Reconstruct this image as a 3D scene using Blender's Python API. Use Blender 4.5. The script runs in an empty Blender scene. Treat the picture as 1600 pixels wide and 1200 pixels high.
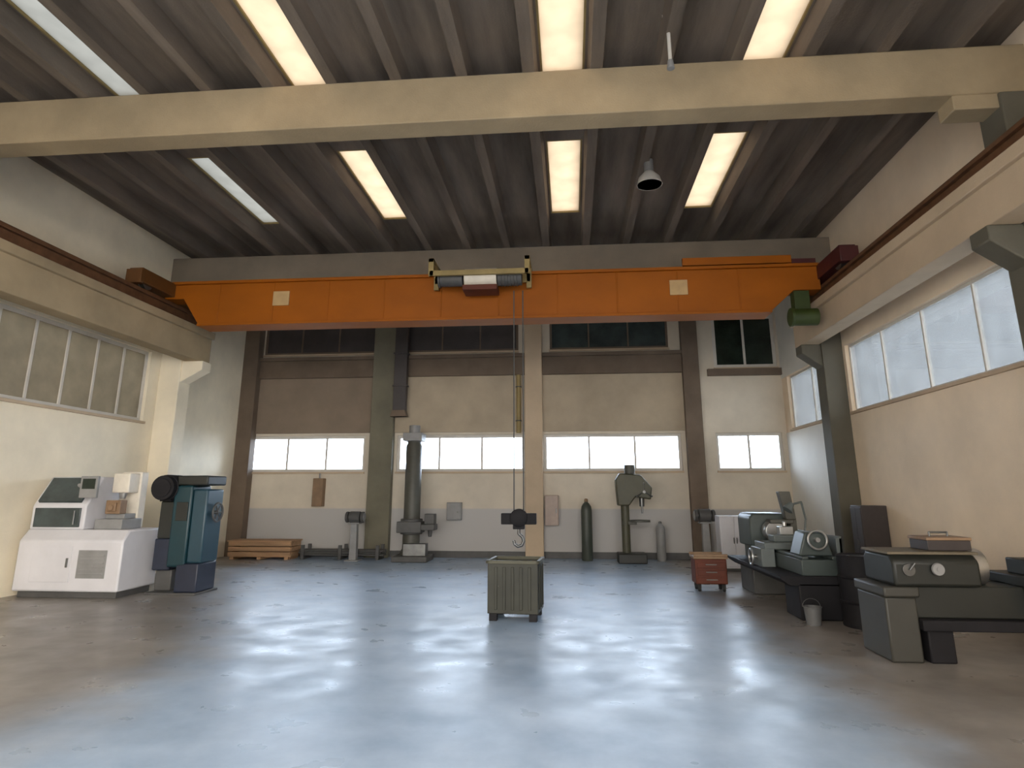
import bpy, bmesh, math, random
from mathutils import Vector, Matrix
random.seed(7)
S = bpy.context.scene
COL = S.collection
R = math.radians

# ------------------------------------------------------------------ materials
def mat(name, col, rough=0.6, metal=0.0, var=0.18, scale=3.0, bump=0.0, bscale=40.0, spec=0.5, streak=None, col2=None):
    m = bpy.data.materials.new(name); m.use_nodes = True
    nt = m.node_tree; N = nt.nodes; L = nt.links
    b = N['Principled BSDF']
    b.inputs['Roughness'].default_value = rough
    b.inputs['Metallic'].default_value = metal
    b.inputs['Specular IOR Level'].default_value = spec
    tc = N.new('ShaderNodeTexCoord')
    mp = N.new('ShaderNodeMapping'); L.new(tc.outputs['Object'], mp.inputs['Vector'])
    if streak: mp.inputs['Scale'].default_value = streak
    n = N.new('ShaderNodeTexNoise'); n.inputs['Scale'].default_value = scale
    n.inputs['Detail'].default_value = 6; n.inputs['Roughness'].default_value = 0.6
    L.new(mp.outputs['Vector'], n.inputs['Vector'])
    r = N.new('ShaderNodeValToRGB')
    r.color_ramp.elements[0].position = 0.32; r.color_ramp.elements[1].position = 0.68
    lo = col2 if col2 else tuple(c*(1-var) for c in col)
    hi = tuple(min(1, c*(1+var*0.6)) for c in col)
    r.color_ramp.elements[0].color = (*lo, 1); r.color_ramp.elements[1].color = (*hi, 1)
    L.new(n.outputs['Fac'], r.inputs['Fac']); L.new(r.outputs['Color'], b.inputs['Base Color'])
    if bump:
        n2 = N.new('ShaderNodeTexNoise'); n2.inputs['Scale'].default_value = bscale; n2.inputs['Detail'].default_value = 4
        L.new(tc.outputs['Object'], n2.inputs['Vector'])
        bp = N.new('ShaderNodeBump'); bp.inputs['Strength'].default_value = bump; bp.inputs['Distance'].default_value = 0.02
        L.new(n2.outputs['Fac'], bp.inputs['Height']); L.new(bp.outputs['Normal'], b.inputs['Normal'])
    return m

M = {}
M['conc_roof']  = mat('grimy roof concrete', (0.165, 0.132, 0.104), 0.85, var=0.5, scale=1.3, bump=0.25, streak=(1.8, 0.22, 1))
M['conc_beam']  = mat('tan concrete beam', (0.36, 0.275, 0.165), 0.8, var=0.22, scale=0.9, bump=0.2)
M['conc_dark']  = mat('brown stained concrete', (0.155, 0.112, 0.078), 0.8, var=0.25, scale=1.2, bump=0.2)
M['conc_olive'] = mat('olive grey concrete', (0.17, 0.155, 0.108), 0.8, var=0.2, scale=1.2, bump=0.2)
M['conc_cream'] = mat('cream painted concrete', (0.52, 0.4, 0.275), 0.75, var=0.12, scale=1.1, bump=0.15)
M['conc_shade'] = mat('beam concrete in painted shade', (0.235, 0.19, 0.14), 0.8, var=0.2, scale=0.9, bump=0.2)  # darker beam colour, paints in the shadow on the far roof beam
M['bay_shade_soft'] = mat('back wall in painted soft shade', (0.44, 0.36, 0.26), 0.8, var=0.15, scale=0.9, bump=0.12)
M['tray_tan'] = mat('dull tan sheet', (0.13, 0.105, 0.068), 0.6, var=0.2, scale=3)
M['bucket'] = mat('dull grey zinc', (0.12, 0.12, 0.12), 0.55, var=0.15, scale=6)
M['paint_pale'] = mat('pale grey wall paint', (0.80, 0.78, 0.72), 0.75, var=0.08, scale=0.8)
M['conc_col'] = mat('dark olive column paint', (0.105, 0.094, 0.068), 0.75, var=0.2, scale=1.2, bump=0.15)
M['bay_shade_deep'] = mat('back wall in painted deep shade', (0.235, 0.178, 0.128), 0.8, var=0.18, scale=0.9, bump=0.12)
M['cabinet_grey'] = mat('warm grey cabinet paint', (0.04, 0.038, 0.031), 0.5, var=0.15, scale=3)
M['plate'] = mat('faded sand plate', (0.50, 0.33, 0.15), 0.55, var=0.12, scale=5)
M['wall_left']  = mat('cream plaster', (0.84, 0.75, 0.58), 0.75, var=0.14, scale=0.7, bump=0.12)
M['wall_right'] = mat('beige plaster', (0.86, 0.7, 0.52), 0.75, var=0.12, scale=0.7, bump=0.12)
M['rail']       = mat('rusty brown rail steel', (0.16, 0.075, 0.035), 0.6, 0.3, var=0.3, scale=5)
M['orange']     = mat('orange crane paint', (0.315, 0.085, 0.002), 0.55, var=0.16, scale=1.2, streak=(0.5, 1, 1), spec=0.25)
M['orange_dk']  = mat('dark orange brown paint', (0.12, 0.045, 0.008), 0.5, var=0.2, scale=3)
M['maroon']     = mat('maroon paint', (0.07, 0.012, 0.012), 0.5, var=0.2, scale=4)
M['red']        = mat('rust red paint', (0.105, 0.02, 0.0055), 0.65, var=0.25, scale=4)
M['tan']        = mat('olive tan paint', (0.30, 0.22, 0.085), 0.55, var=0.2, scale=4)
M['pale']       = mat('pale enamel', (0.72, 0.66, 0.56), 0.5, var=0.1, scale=5)
M['white']      = mat('white machine enamel', (0.6, 0.59, 0.615), 0.4, var=0.07, scale=2)
M['grey']       = mat('mid grey paint', (0.25, 0.245, 0.24), 0.5, var=0.15, scale=4)
M['greyolive']  = mat('grey olive paint', (0.075, 0.072, 0.058), 0.5, var=0.18, scale=4)
M['dgrey']      = mat('charcoal paint', (0.075, 0.073, 0.07), 0.55, var=0.2, scale=4)
M['black']      = mat('black paint', (0.012, 0.011, 0.013), 0.65, var=0.3, scale=4, spec=0.25)
M['teal']       = mat('teal blue enamel', (0.006, 0.036, 0.047), 0.4, var=0.2, scale=2.5)
M['blue']       = mat('steel blue enamel', (0.017, 0.052, 0.076), 0.4, var=0.16, scale=2.5)
M['navy']       = mat('navy enamel', (0.016, 0.021, 0.04), 0.45, var=0.25, scale=3)
M['dteal']      = mat('dark green grey enamel', (0.016, 0.017, 0.0135), 0.5, var=0.2, scale=3)
M['lathe']      = mat('grey green machine enamel', (0.054, 0.068, 0.064), 0.4, var=0.16, scale=3)
M['lathe_lt']   = mat('pale grey green enamel', (0.115, 0.132, 0.128), 0.4, var=0.14, scale=3)
M['mgreen']     = mat('moss green paint', (0.035, 0.055, 0.01), 0.5, var=0.2, scale=4)
M['olive']      = mat('olive machine paint', (0.072, 0.068, 0.04), 0.5, var=0.2, scale=3)
M['bin']        = mat('olive bin steel', (0.031, 0.031, 0.021), 0.55, 0.1, var=0.3, scale=3)
M['darkgreen']  = mat('dark green cylinder paint', (0.05, 0.058, 0.045), 0.45, var=0.2, scale=3)
M['steel']      = mat('worn bare steel', (0.50, 0.50, 0.49), 0.32, 0.9, var=0.15, scale=8)
M['dsteel']     = mat('oily steel', (0.16, 0.16, 0.155), 0.35, 0.8, var=0.2, scale=8)
M['rubber']     = mat('black rubber', (0.02, 0.02, 0.02), 0.8, var=0.1)
M['brown']      = mat('brown painted sheet', (0.24, 0.15, 0.085), 0.6, var=0.2, scale=4)
M['wood']       = mat('raw brown timber', (0.40, 0.235, 0.125), 0.7, var=0.3, scale=4, streak=(0.3, 3, 3), bump=0.15)
M['pink']       = mat('faded pink brown sheet', (0.42, 0.33, 0.28), 0.6, var=0.12, scale=4)
M['mauve']      = mat('dark maroon grey paint', (0.042, 0.032, 0.03), 0.55, var=0.18, scale=4)
M['frame']      = mat('window frame grey', (0.42, 0.41, 0.38), 0.6, var=0.12)
M['frame_w']    = mat('white window frame', (0.62, 0.58, 0.52), 0.55, var=0.1)
M['darkpanel']  = mat('dark grey brown panel', (0.05, 0.041, 0.039), 0.5, var=0.25, scale=2)
M['darkglass']  = mat('dark green glazing', (0.022, 0.032, 0.024), 0.12, var=0.5, scale=2.2)
M['tealglass']  = mat('dark slate glazing', (0.05, 0.065, 0.065), 0.15, var=0.4, scale=2.2)
M['bark']       = mat('tree bark', (0.10, 0.075, 0.05), 0.9, var=0.3, scale=6, bump=0.4)
M['leaf']       = mat('green leaves', (0.10, 0.13, 0.045), 0.7, var=0.35, scale=2)
M['leaf_pale']  = mat('grey green leaves', (0.3, 0.28, 0.18), 0.7, var=0.3, scale=2)
M['yard']       = mat('pale concrete yard', (0.42, 0.41, 0.39), 0.9, var=0.15, scale=0.4)

def wall_back_mat():
    # cream paint above, a grey painted dado up to chest height
    m = mat('back wall paint', (0.64, 0.565, 0.455), 0.75, var=0.14, scale=0.8, bump=0.12)
    nt = m.node_tree; N = nt.nodes; L = nt.links; b = N['Principled BSDF']
    src = b.inputs['Base Color'].links[0].from_socket
    tc = N.new('ShaderNodeTexCoord'); sx = N.new('ShaderNodeSeparateXYZ'); L.new(tc.outputs['Object'], sx.inputs[0])
    mr = N.new('ShaderNodeMapRange'); mr.inputs['From Min'].default_value = 1.18; mr.inputs['From Max'].default_value = 1.22
    L.new(sx.outputs['Z'], mr.inputs['Value'])
    mx = N.new('ShaderNodeMix'); mx.data_type = 'RGBA'
    mx.inputs['A'].default_value = (0.47, 0.45, 0.43, 1)
    L.new(mr.outputs['Result'], mx.inputs['Factor']); L.new(src, mx.inputs['B']); L.new(mx.outputs['Result'], b.inputs['Base Color'])
    return m
M['wall_back'] = wall_back_mat()

def floor_mat():
    m = bpy.data.materials.new('polished workshop floor'); m.use_nodes = True
    nt = m.node_tree; N = nt.nodes; L = nt.links; b = N['Principled BSDF']
    tc = N.new('ShaderNodeTexCoord')
    n = N.new('ShaderNodeTexNoise'); n.inputs['Scale'].default_value = 0.9; n.inputs['Detail'].default_value = 8; n.inputs['Roughness'].default_value = 0.65
    L.new(tc.outputs['Object'], n.inputs['Vector'])
    def ramp(a, c, p0=0.35, p1=0.65):
        r = N.new('ShaderNodeValToRGB'); r.color_ramp.elements[0].color = (*a, 1); r.color_ramp.elements[1].color = (*c, 1)
        r.color_ramp.elements[0].position = p0; r.color_ramp.elements[1].position = p1
        L.new(n.outputs['Fac'], r.inputs['Fac']); return r
    aisle = ramp((0.285, 0.39, 0.535), (0.45, 0.56, 0.71))        # pale blue grey epoxy, with the windows' reflection painted into its colour
    side = ramp((0.20, 0.18, 0.16), (0.31, 0.285, 0.26))       # darker floor at the sides, outside the painted reflection
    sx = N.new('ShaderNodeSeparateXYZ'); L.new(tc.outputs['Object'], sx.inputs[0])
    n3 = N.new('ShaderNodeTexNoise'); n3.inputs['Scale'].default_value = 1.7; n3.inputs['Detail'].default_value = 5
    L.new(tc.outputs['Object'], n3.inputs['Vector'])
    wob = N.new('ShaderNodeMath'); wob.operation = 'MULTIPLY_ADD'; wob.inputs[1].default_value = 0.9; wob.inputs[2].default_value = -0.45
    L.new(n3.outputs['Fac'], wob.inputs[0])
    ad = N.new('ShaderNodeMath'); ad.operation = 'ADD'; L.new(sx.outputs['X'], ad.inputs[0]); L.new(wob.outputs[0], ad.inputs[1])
    # the painted window reflection widens to the left further back
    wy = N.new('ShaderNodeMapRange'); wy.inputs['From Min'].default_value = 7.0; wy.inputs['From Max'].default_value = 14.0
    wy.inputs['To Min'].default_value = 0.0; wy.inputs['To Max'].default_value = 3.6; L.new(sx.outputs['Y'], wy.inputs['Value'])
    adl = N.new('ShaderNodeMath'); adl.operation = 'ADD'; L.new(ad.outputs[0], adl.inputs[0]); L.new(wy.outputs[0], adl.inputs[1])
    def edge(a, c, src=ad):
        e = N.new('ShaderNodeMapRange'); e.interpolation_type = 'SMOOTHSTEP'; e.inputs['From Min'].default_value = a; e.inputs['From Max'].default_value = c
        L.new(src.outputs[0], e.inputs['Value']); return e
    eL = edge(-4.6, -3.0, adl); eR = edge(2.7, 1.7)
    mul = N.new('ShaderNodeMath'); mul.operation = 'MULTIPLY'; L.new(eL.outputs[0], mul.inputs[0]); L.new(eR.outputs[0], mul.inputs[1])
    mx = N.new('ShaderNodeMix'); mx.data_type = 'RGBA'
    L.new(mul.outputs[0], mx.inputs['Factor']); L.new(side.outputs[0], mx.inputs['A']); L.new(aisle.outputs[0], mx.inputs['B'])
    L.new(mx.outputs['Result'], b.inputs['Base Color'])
    n2 = N.new('ShaderNodeTexNoise'); n2.inputs['Scale'].default_value = 2.2; n2.inputs['Detail'].default_value = 6
    L.new(tc.outputs['Object'], n2.inputs['Vector'])
    rr = N.new('ShaderNodeMapRange'); rr.inputs['From Min'].default_value = 0.3; rr.inputs['From Max'].default_value = 0.7
    rr.inputs['To Min'].default_value = 0.24; rr.inputs['To Max'].default_value = 0.46
    L.new(n2.outputs['Fac'], rr.inputs['Value']); L.new(rr.outputs[0], b.inputs['Roughness'])
    b.inputs['Specular IOR Level'].default_value = 0.6
    return m
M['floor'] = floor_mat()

def glass_mat(name, tint, dust=0.0, dcol=(0.6, 0.6, 0.58)):
    m = bpy.data.materials.new(name); m.use_nodes = True
    nt = m.node_tree; N = nt.nodes; L = nt.links
    N.remove(N['Principled BSDF']); out = N['Material Output']
    tr = N.new('ShaderNodeBsdfTransparent'); tr.inputs['Color'].default_value = (*tint, 1)
    gl = N.new('ShaderNodeBsdfGlossy'); gl.inputs['Roughness'].default_value = 0.03
    fr = N.new('ShaderNodeFresnel'); fr.inputs['IOR'].default_value = 1.45
    mx = N.new('ShaderNodeMixShader'); L.new(fr.outputs[0], mx.inputs[0]); L.new(tr.outputs[0], mx.inputs[1]); L.new(gl.outputs[0], mx.inputs[2])
    last = mx
    if dust:
        tl = N.new('ShaderNodeBsdfTranslucent'); tl.inputs['Color'].default_value = (*dcol, 1)
        df = N.new('ShaderNodeBsdfDiffuse'); df.inputs['Color'].default_value = (*dcol, 1)
        m1 = N.new('ShaderNodeMixShader'); m1.inputs[0].default_value = 0.5
        L.new(tl.outputs[0], m1.inputs[1]); L.new(df.outputs[0], m1.inputs[2])
        tc = N.new('ShaderNodeTexCoord'); n = N.new('ShaderNodeTexNoise'); n.inputs['Scale'].default_value = 3.0; n.inputs['Detail'].default_value = 5
        L.new(tc.outputs['Object'], n.inputs['Vector'])
        mr = N.new('ShaderNodeMapRange'); mr.inputs['To Min'].default_value = dust*0.6; mr.inputs['To Max'].default_value = min(1, dust*1.4)
        L.new(n.outputs['Fac'], mr.inputs['Value'])
        m2 = N.new('ShaderNodeMixShader'); L.new(mr.outputs[0], m2.inputs[0]); L.new(mx.outputs[0], m2.inputs[1]); L.new(m1.outputs[0], m2.inputs[2])
        last = m2
    L.new(last.outputs[0], out.inputs['Surface'])
    return m
M['glass']   = glass_mat('clear window glass', (0.92, 0.94, 0.95))
M['glass_r'] = glass_mat('dusty blue glass', (0.68, 0.73, 0.78), 0.10)
M['glass_l'] = glass_mat('dusty grey glass', (0.24, 0.22, 0.18), 0.4, (0.55, 0.49, 0.39))

def skylight_mat(name, col):
    m = bpy.data.materials.new(name); m.use_nodes = True
    nt = m.node_tree; N = nt.nodes; L = nt.links
    N.remove(N['Principled BSDF']); out = N['Material Output']
    tl = N.new('ShaderNodeBsdfTranslucent')
    tc = N.new('ShaderNodeTexCoord'); n = N.new('ShaderNodeTexNoise'); n.inputs['Scale'].default_value = 2.5; n.inputs['Detail'].default_value = 5
    L.new(tc.outputs['Object'], n.inputs['Vector'])
    r = N.new('ShaderNodeValToRGB'); r.color_ramp.elements[0].position = 0.3; r.color_ramp.elements[1].position = 0.7
    r.color_ramp.elements[0].color = (*(c*0.85 for c in col), 1); r.color_ramp.elements[1].color = (*col, 1)
    L.new(n.outputs['Fac'], r.inputs[0]); L.new(r.outputs[0], tl.inputs['Color'])
    L.new(tl.outputs[0], out.inputs['Surface'])
    return m
M['sky_cream'] = skylight_mat('yellowed translucent roof panel', (0.46, 0.395, 0.315))
M['sky_white'] = skylight_mat('pale translucent roof panel', (0.29, 0.285, 0.265))

# ------------------------------------------------------------------ mesh builder
class MB:
    def __init__(s): s.bm = bmesh.new()
    def box(s, x0, x1, y0, y1, z0, z1, rot=None, taper=None):
        c = Vector(((x0+x1)/2, (y0+y1)/2, (z0+z1)/2)); d = (abs(x1-x0), abs(y1-y0), abs(z1-z0))
        g = bmesh.ops.create_cube(s.bm, size=1)['verts']
        for v in g:
            t = 1.0
            if taper and v.co.z > 0: t = taper
            p = Vector((v.co.x*d[0]*t, v.co.y*d[1]*t, v.co.z*d[2]))
            if rot: p = Matrix.Rotation(rot[1], 3, rot[0]) @ p
            v.co = c + p
        return s
    def cyl(s, p0, p1, r, r2=None, seg=24, caps=True):
        p0 = Vector(p0); p1 = Vector(p1); d = p1-p0
        mtx = Matrix.Translation((p0+p1)/2) @ d.to_track_quat('Z', 'Y').to_matrix().to_4x4()
        bmesh.ops.create_cone(s.bm, cap_ends=caps, segments=seg, radius1=r, radius2=r if r2 is None else r2, depth=d.length, matrix=mtx)
        return s
    def sph(s, c, r, sc=(1, 1, 1), seg=20):
        bmesh.ops.create_uvsphere(s.bm, u_segments=seg, v_segments=seg//2, radius=r, matrix=Matrix.Translation(c) @ Matrix.Diagonal((*sc, 1)))
        return s
    def lathe(s, prof, c=(0, 0, 0), axis='Z', seg=32):
        rot = {'Z': Matrix.Identity(3), 'X': Matrix.Rotation(R(90), 3, 'Y'), 'Y': Matrix.Rotation(R(-90), 3, 'X')}[axis]
        rings = []
        for r, h in prof:
            rings.append([s.bm.verts.new(Vector(c) + rot @ Vector((r*math.cos(2*math.pi*i/seg), r*math.sin(2*math.pi*i/seg), h))) for i in range(seg)])
        for a, b in zip(rings, rings[1:]):
            for i in range(seg): s.bm.faces.new((a[i], a[(i+1) % seg], b[(i+1) % seg], b[i]))
        if prof[0][0] > 1e-6: s.bm.faces.new(rings[0][::-1])
        if prof[-1][0] > 1e-6: s.bm.faces.new(rings[-1])
        return s
    def prism(s, poly, axis, a, b):
        def P(u, v, w): return {'X': (w, u, v), 'Y': (u, w, v), 'Z': (u, v, w)}[axis]
        A = [s.bm.verts.new(P(u, v, a)) for u, v in poly]; B = [s.bm.verts.new(P(u, v, b)) for u, v in poly]
        n = len(poly)
        s.bm.faces.new(A); s.bm.faces.new(B[::-1])
        for i in range(n): s.bm.faces.new((A[i], B[i], B[(i+1) % n], A[(i+1) % n]))
        return s
    def tube(s, pts, r, seg=10):
        for a, b in zip(pts, pts[1:]): s.cyl(a, b, r, seg=seg)
        for p in pts[1:-1]: s.sph(p, r, seg=10)
        return s
    def torus(s, c, R1, r, axis='Z', seg=32, sub=10):
        prof = []
        rot = {'Z': Matrix.Identity(3), 'X': Matrix.Rotation(R(90), 3, 'Y'), 'Y': Matrix.Rotation(R(-90), 3, 'X')}[axis]
        g = []
        for i in range(seg):
            a = 2*math.pi*i/seg
            g.append([s.bm.verts.new(Vector(c) + rot @ Vector(((R1+r*math.cos(t))*math.cos(a), (R1+r*math.cos(t))*math.sin(a), r*math.sin(t)))) for t in (2*math.pi*j/sub for j in range(sub))])
        for i in range(seg):
            for j in range(sub):
                s.bm.faces.new((g[i][j], g[(i+1) % seg][j], g[(i+1) % seg][(j+1) % sub], g[i][(j+1) % sub]))
        return s
    def build(s, name, m, parent=None, bevel=0.008, label=None, loc=None):
        bmesh.ops.recalc_face_normals(s.bm, faces=s.bm.faces[:])
        me = bpy.data.meshes.new(name)
        for f in s.bm.faces: f.smooth = True
        s.bm.to_mesh(me); s.bm.free()
        me.set_sharp_from_angle(angle=R(32))
        me.materials.append(m)
        o = bpy.data.objects.new(name, me); COL.objects.link(o)
        if parent: o.parent = parent
        if loc: o.location = loc
        if bevel:
            md = o.modifiers.new('edge', 'BEVEL'); md.width = bevel; md.segments = 2; md.limit_method = 'ANGLE'; md.angle_limit = R(40)
        if label: o['label'] = label
        return o

def tag(o, label=None, cat=None, group=None, kind=None):
    if label: o['label'] = label
    if cat: o['category'] = cat
    if group: o['group'] = group
    if kind: o['kind'] = kind
    return o
def thing(name, label, cat, loc=(0, 0, 0), rz=0, group=None, kind=None):
    o = bpy.data.objects.new(name, None); COL.objects.link(o)
    o.location = loc; o.rotation_euler = (0, 0, rz); o.empty_display_size = 0.1
    return tag(o, label, cat, group, kind)
def copy_tree(o, parent=None):
    c = o.copy(); COL.objects.link(c); c.parent = parent
    for ch in list(o.children): copy_tree(ch, c)
    return c
def struct(mb, name, m, parent=None, bevel=0.0, label=None):
    o = mb.build(name, m, parent, bevel, label)
    if not parent: o['kind'] = 'structure'
    return o

# ------------------------------------------------------------------ dimensions of the hall
XL, XR, YB, YF = -8.95, 5.48, 16.9, -1.6
ZS = 7.06           # underside of the roof slab between the ribs
ZR = 6.80          # underside of the ribs
PITCH = 0.86
WL = (3.06, 4.55)  # left window band
WR = (3.13, 4.45)  # right window band
BACKWIN = [(-8.72, -5.47), (-4.60, -1.19), (-0.69, 2.84), (3.71, 5.36)]

def wall_holes(mb, axis, w0, w1, u0, u1, z0, z1, holes):
    """a wall slab between w0..w1 in thickness, with rectangular holes (a, b, za, zb)"""
    us = sorted({u0, u1, *[h[0] for h in holes], *[h[1] for h in holes]})
    zs = sorted({z0, z1, *[h[2] for h in holes], *[h[3] for h in holes]})
    for a, b in zip(us, us[1:]):
        run = None
        for za, zb in zip(zs, zs[1:]):
            cu, cz = (a+b)/2, (za+zb)/2
            hole = any(h[0] < cu < h[1] and h[2] < cz < h[3] for h in holes)
            if hole:
                if run: _seg(mb, axis, w0, w1, a, b, *run); run = None
            else: run = (run[0], zb) if run else (za, zb)
        if run: _seg(mb, axis, w0, w1, a, b, *run)
def _seg(mb, axis, w0, w1, a, b, za, zb):
    if axis == 'X': mb.box(a, b, w0, w1, za, zb)
    else: mb.box(w0, w1, a, b, za, zb)

# floor and yard
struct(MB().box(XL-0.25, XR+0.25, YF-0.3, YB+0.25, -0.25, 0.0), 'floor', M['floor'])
struct(MB().box(-60, 60, -60, 70, -0.40, -0.26), 'ground', M['yard'])

# walls
mb = MB()
upper = [(-8.5, -5.3, 5.35, 6.15), (-4.5, -1.35, 5.35, 6.15), (-0.5, 2.65, 5.35, 6.15), (3.80, 5.40, 4.78, 6.18)]
wall_holes(mb, 'X', YB, YB+0.25, XL-0.25, XR+0.25, 0, 7.2, [(a, b, 2.14, 3.09) for a, b in BACKWIN] + upper)
struct(mb, 'wall_back', M['wall_back'])
LWIN = [(1.2, 6.7), (7.6, 12.75)]
RWIN = [(1.2, 6.7), (7.6, 12.98), (13.6, 16.5)]
mb = MB(); wall_holes(mb, 'Y', XL-0.25, XL, YF, YB, 0, 7.2, [(a, b, *WL) for a, b in LWIN]); struct(mb, 'wall_left', M['wall_left'])
mb = MB(); wall_holes(mb, 'Y', XR, XR+0.25, YF, YB, 0, 7.2, [(a, b, *WR) for a, b in RWIN]); struct(mb, 'wall_right', M['wall_right'])
mb = MB(); wall_holes(mb, 'X', YF-0.3, YF, XL-0.25, XR+0.25, 0, 7.2, [(-8.4, 5.0, 0.0, 6.1)]); struct(mb, 'wall_front', M['wall_left'])

# ribbed roof with openings for the roof lights
ROOFLIGHT = [(-7, 4.25, 7.55, 'w'), (-4, 4.25, 7.55, 'c'), (0, 4.25, 7.55, 'c'), (3, 4.25, 7.55, 'c'),
             (-7, 9.2, 11.95, 'w'), (-4, 9.2, 11.95, 'c'), (0, 9.2, 11.95, 'c'), (3, 9.2, 11.95, 'c')]
mb = MB()
hw = 0.29
holes = [(k*PITCH-hw, k*PITCH+hw, a, b) for k, a, b, _ in ROOFLIGHT]
us = sorted({XL-0.25, XR+0.25, *[h[0] for h in holes], *[h[1] for h in holes]})
for a, b in zip(us, us[1:]):
    cu = (a+b)/2; hs = sorted([(h[2], h[3]) for h in holes if h[0] < cu < h[1]])
    y = YF-0.3
    for h0, h1 in hs: mb.box(a, b, y, h0, ZS, ZS+0.16); y = h1
    mb.box(a, b, y, YB+0.25, ZS, ZS+0.16)
k = -11
while True:
    x = (k+0.5)*PITCH
    if x > XR-0.15: break
    if x > XL+0.15:
        mb.prism([(x-0.11, ZS), (x+0.11, ZS), (x+0.075, ZR), (x-0.075, ZR)], 'Y', YF, YB)
    k += 1
struct(mb, 'ceiling', M['conc_roof'])
n = 1
for kk, a, b, t in ROOFLIGHT:
    x = kk*PITCH
    w = tag(bpy.data.objects.new('window_%d' % n, None), 'long narrow translucent roof light between the roof ribs', None, None, 'structure'); COL.objects.link(w)
    w.location = (x, (a+b)/2, ZS)
    hl = (b-a)/2
    MB().box(-hw, hw, -hl, hl, 0.03, 0.05).build('translucent_panel', M['sky_white' if t == 'w' else 'sky_cream'], w, 0)
    f = MB()
    for s in (-1, 1): f.box(s*hw-0.025*(s > 0), s*hw+0.025*(s < 0), -hl, hl, 0.0, 0.05)
    for s in (-1, 1): f.box(-hw, hw, s*hl-0.03*(s > 0), s*hl+0.03*(s < 0), 0.0, 0.05)
    f.build('window_frame', M['tan'], w, 0)
    n += 1

# concrete frame: roof beams, columns with corbels, crane runways
for i, y in enumerate((0.9, 7.1, 13.05)):
    mb = MB().box(XL, XR, y, y+0.36, 6.16, ZR)
    if i < 2: mb.box(XL, XL+1.0, y+0.02, y+0.34, 5.98, 6.18); mb.box(XR-0.9, XR, y+0.02, y+0.34, 5.98, 6.18)
    tag(struct(mb, 'roof_beam', M['conc_shade' if i == 2 else 'conc_beam'], None, 0.015),
        ['tan concrete roof beam outside the picture, behind the viewer', 'big tan concrete roof beam crossing the picture above the crane', 'concrete roof beam with painted shade just above the orange crane girder'][i], 'beam')
for side in (-1, 1):
    for i, y in enumerate((0.9, 7.1, 13.1)):
        x0, x1 = ((XL, XL+0.48) if side < 0 else (XR-0.40, XR))
        mb = MB().box(x0, x1, y-0.02, y+0.40, 0, 6.16)
        if side < 0: mb.prism([(XL+0.47, 4.42), (XL+0.95, 4.42), (XL+0.95, 4.22), (XL+0.47, 3.95)], 'Y', y+0.02, y+0.36)
        else: mb.prism([(XR-0.39, 4.52), (XR-0.78, 4.52), (XR-0.78, 4.34), (XR-0.39, 4.05)], 'Y', y+0.02, y+0.36)
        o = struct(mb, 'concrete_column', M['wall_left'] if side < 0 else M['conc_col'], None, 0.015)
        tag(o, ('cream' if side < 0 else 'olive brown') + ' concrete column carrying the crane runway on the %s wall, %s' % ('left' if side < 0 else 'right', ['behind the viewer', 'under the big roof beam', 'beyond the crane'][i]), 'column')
for side in (-1, 1):
    xc = XL+0.68 if side < 0 else XR-0.58
    zb = 4.42 if side < 0 else 4.52
    YE = 13.55
    mb = MB().box(xc-0.17, xc+0.17, YF, YE, zb, 5.12)
    mb.box(xc-0.24, xc+0.24, YF, YE, 4.98, 5.14)
    b = tag(struct(mb, 'runway_beam', M['conc_beam'] if side < 0 else M['conc_cream'], None, 0.012),
            'long concrete crane runway beam with brown rail along the %s wall' % ('left' if side < 0 else 'right'), 'beam')
    r = MB().box(xc-0.09, xc+0.09, YF, YE, 5.14, 5.18).box(xc-0.03, xc+0.03, YF, YE, 5.18, 5.38).box(xc-0.09, xc+0.09, YF, YE, 5.38, 5.42).box(xc-0.05, xc+0.05, YF, YE, 5.42, 5.47)
    r.build('crane_rail', M['rail'], b, 0.004)

# back wall frame: pilasters, string course, upper panels tinted for shade
for x, w, m, lab in ((-4.98, 0.62, 'conc_olive', 'olive grey concrete pilaster between the first and second back windows'),
                     (-0.94, 0.46, 'conc_cream', 'cream concrete pilaster in the middle of the back wall'),
                     (3.16, 0.42, 'conc_dark', 'brown concrete pilaster left of the last back window')):
    tag(struct(MB().box(x-w/2, x+w/2, YB-0.22, YB, 0, ZR), 'concrete_pilaster', M[m], None, 0.012), lab, 'pilaster')
i = 1
for a, b in ((XL, -5.29), (-4.67, -1.17), (-0.71, 2.95)):
    struct(MB().box(a, b, YB-0.14, YB, 4.66, 5.14).box(a, b, YB-0.20, YB, 5.14, 5.24), 'trim_%d' % i, M['conc_dark'] if i != 3 else M['conc_dark'], None, 0.01); i += 1
struct(MB().box(3.6, XR, YB-0.12, YB, 4.56, 4.74), 'trim_4', M['conc_dark'], None, 0.01)
tag(struct(MB().box(XL, XL+0.42, YB-0.30, YB, 0, ZR), 'concrete_pilaster', M['conc_dark'], None, 0.012), 'dark brown concrete pilaster in the left corner of the back wall', 'pilaster')
for i, (a, b) in enumerate(((XL+0.42, -5.29), (-4.67, -1.17), (-0.71, 2.95))):  # added sheets whose darker colour paints shade onto the upper bays
    struct(MB().box(a, b, YB-0.05, YB, 3.16, 4.66), 'trim_%d' % (i+5), M['bay_shade_soft' if i else 'bay_shade_deep'], None, 0.004)
struct(MB().box(XR-0.012, XR, 13.5, YB, 0, WR[0]-0.06).box(XR-0.012, XR, 13.5, YB, WR[1]+0.01, ZR), 'trim_8', M['paint_pale'])
# a skirting along the back wall
struct(MB().box(XL, XR, YB-0.03, YB, 0, 0.16), 'baseboard_back', M['dgrey'], None, 0.004)

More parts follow.
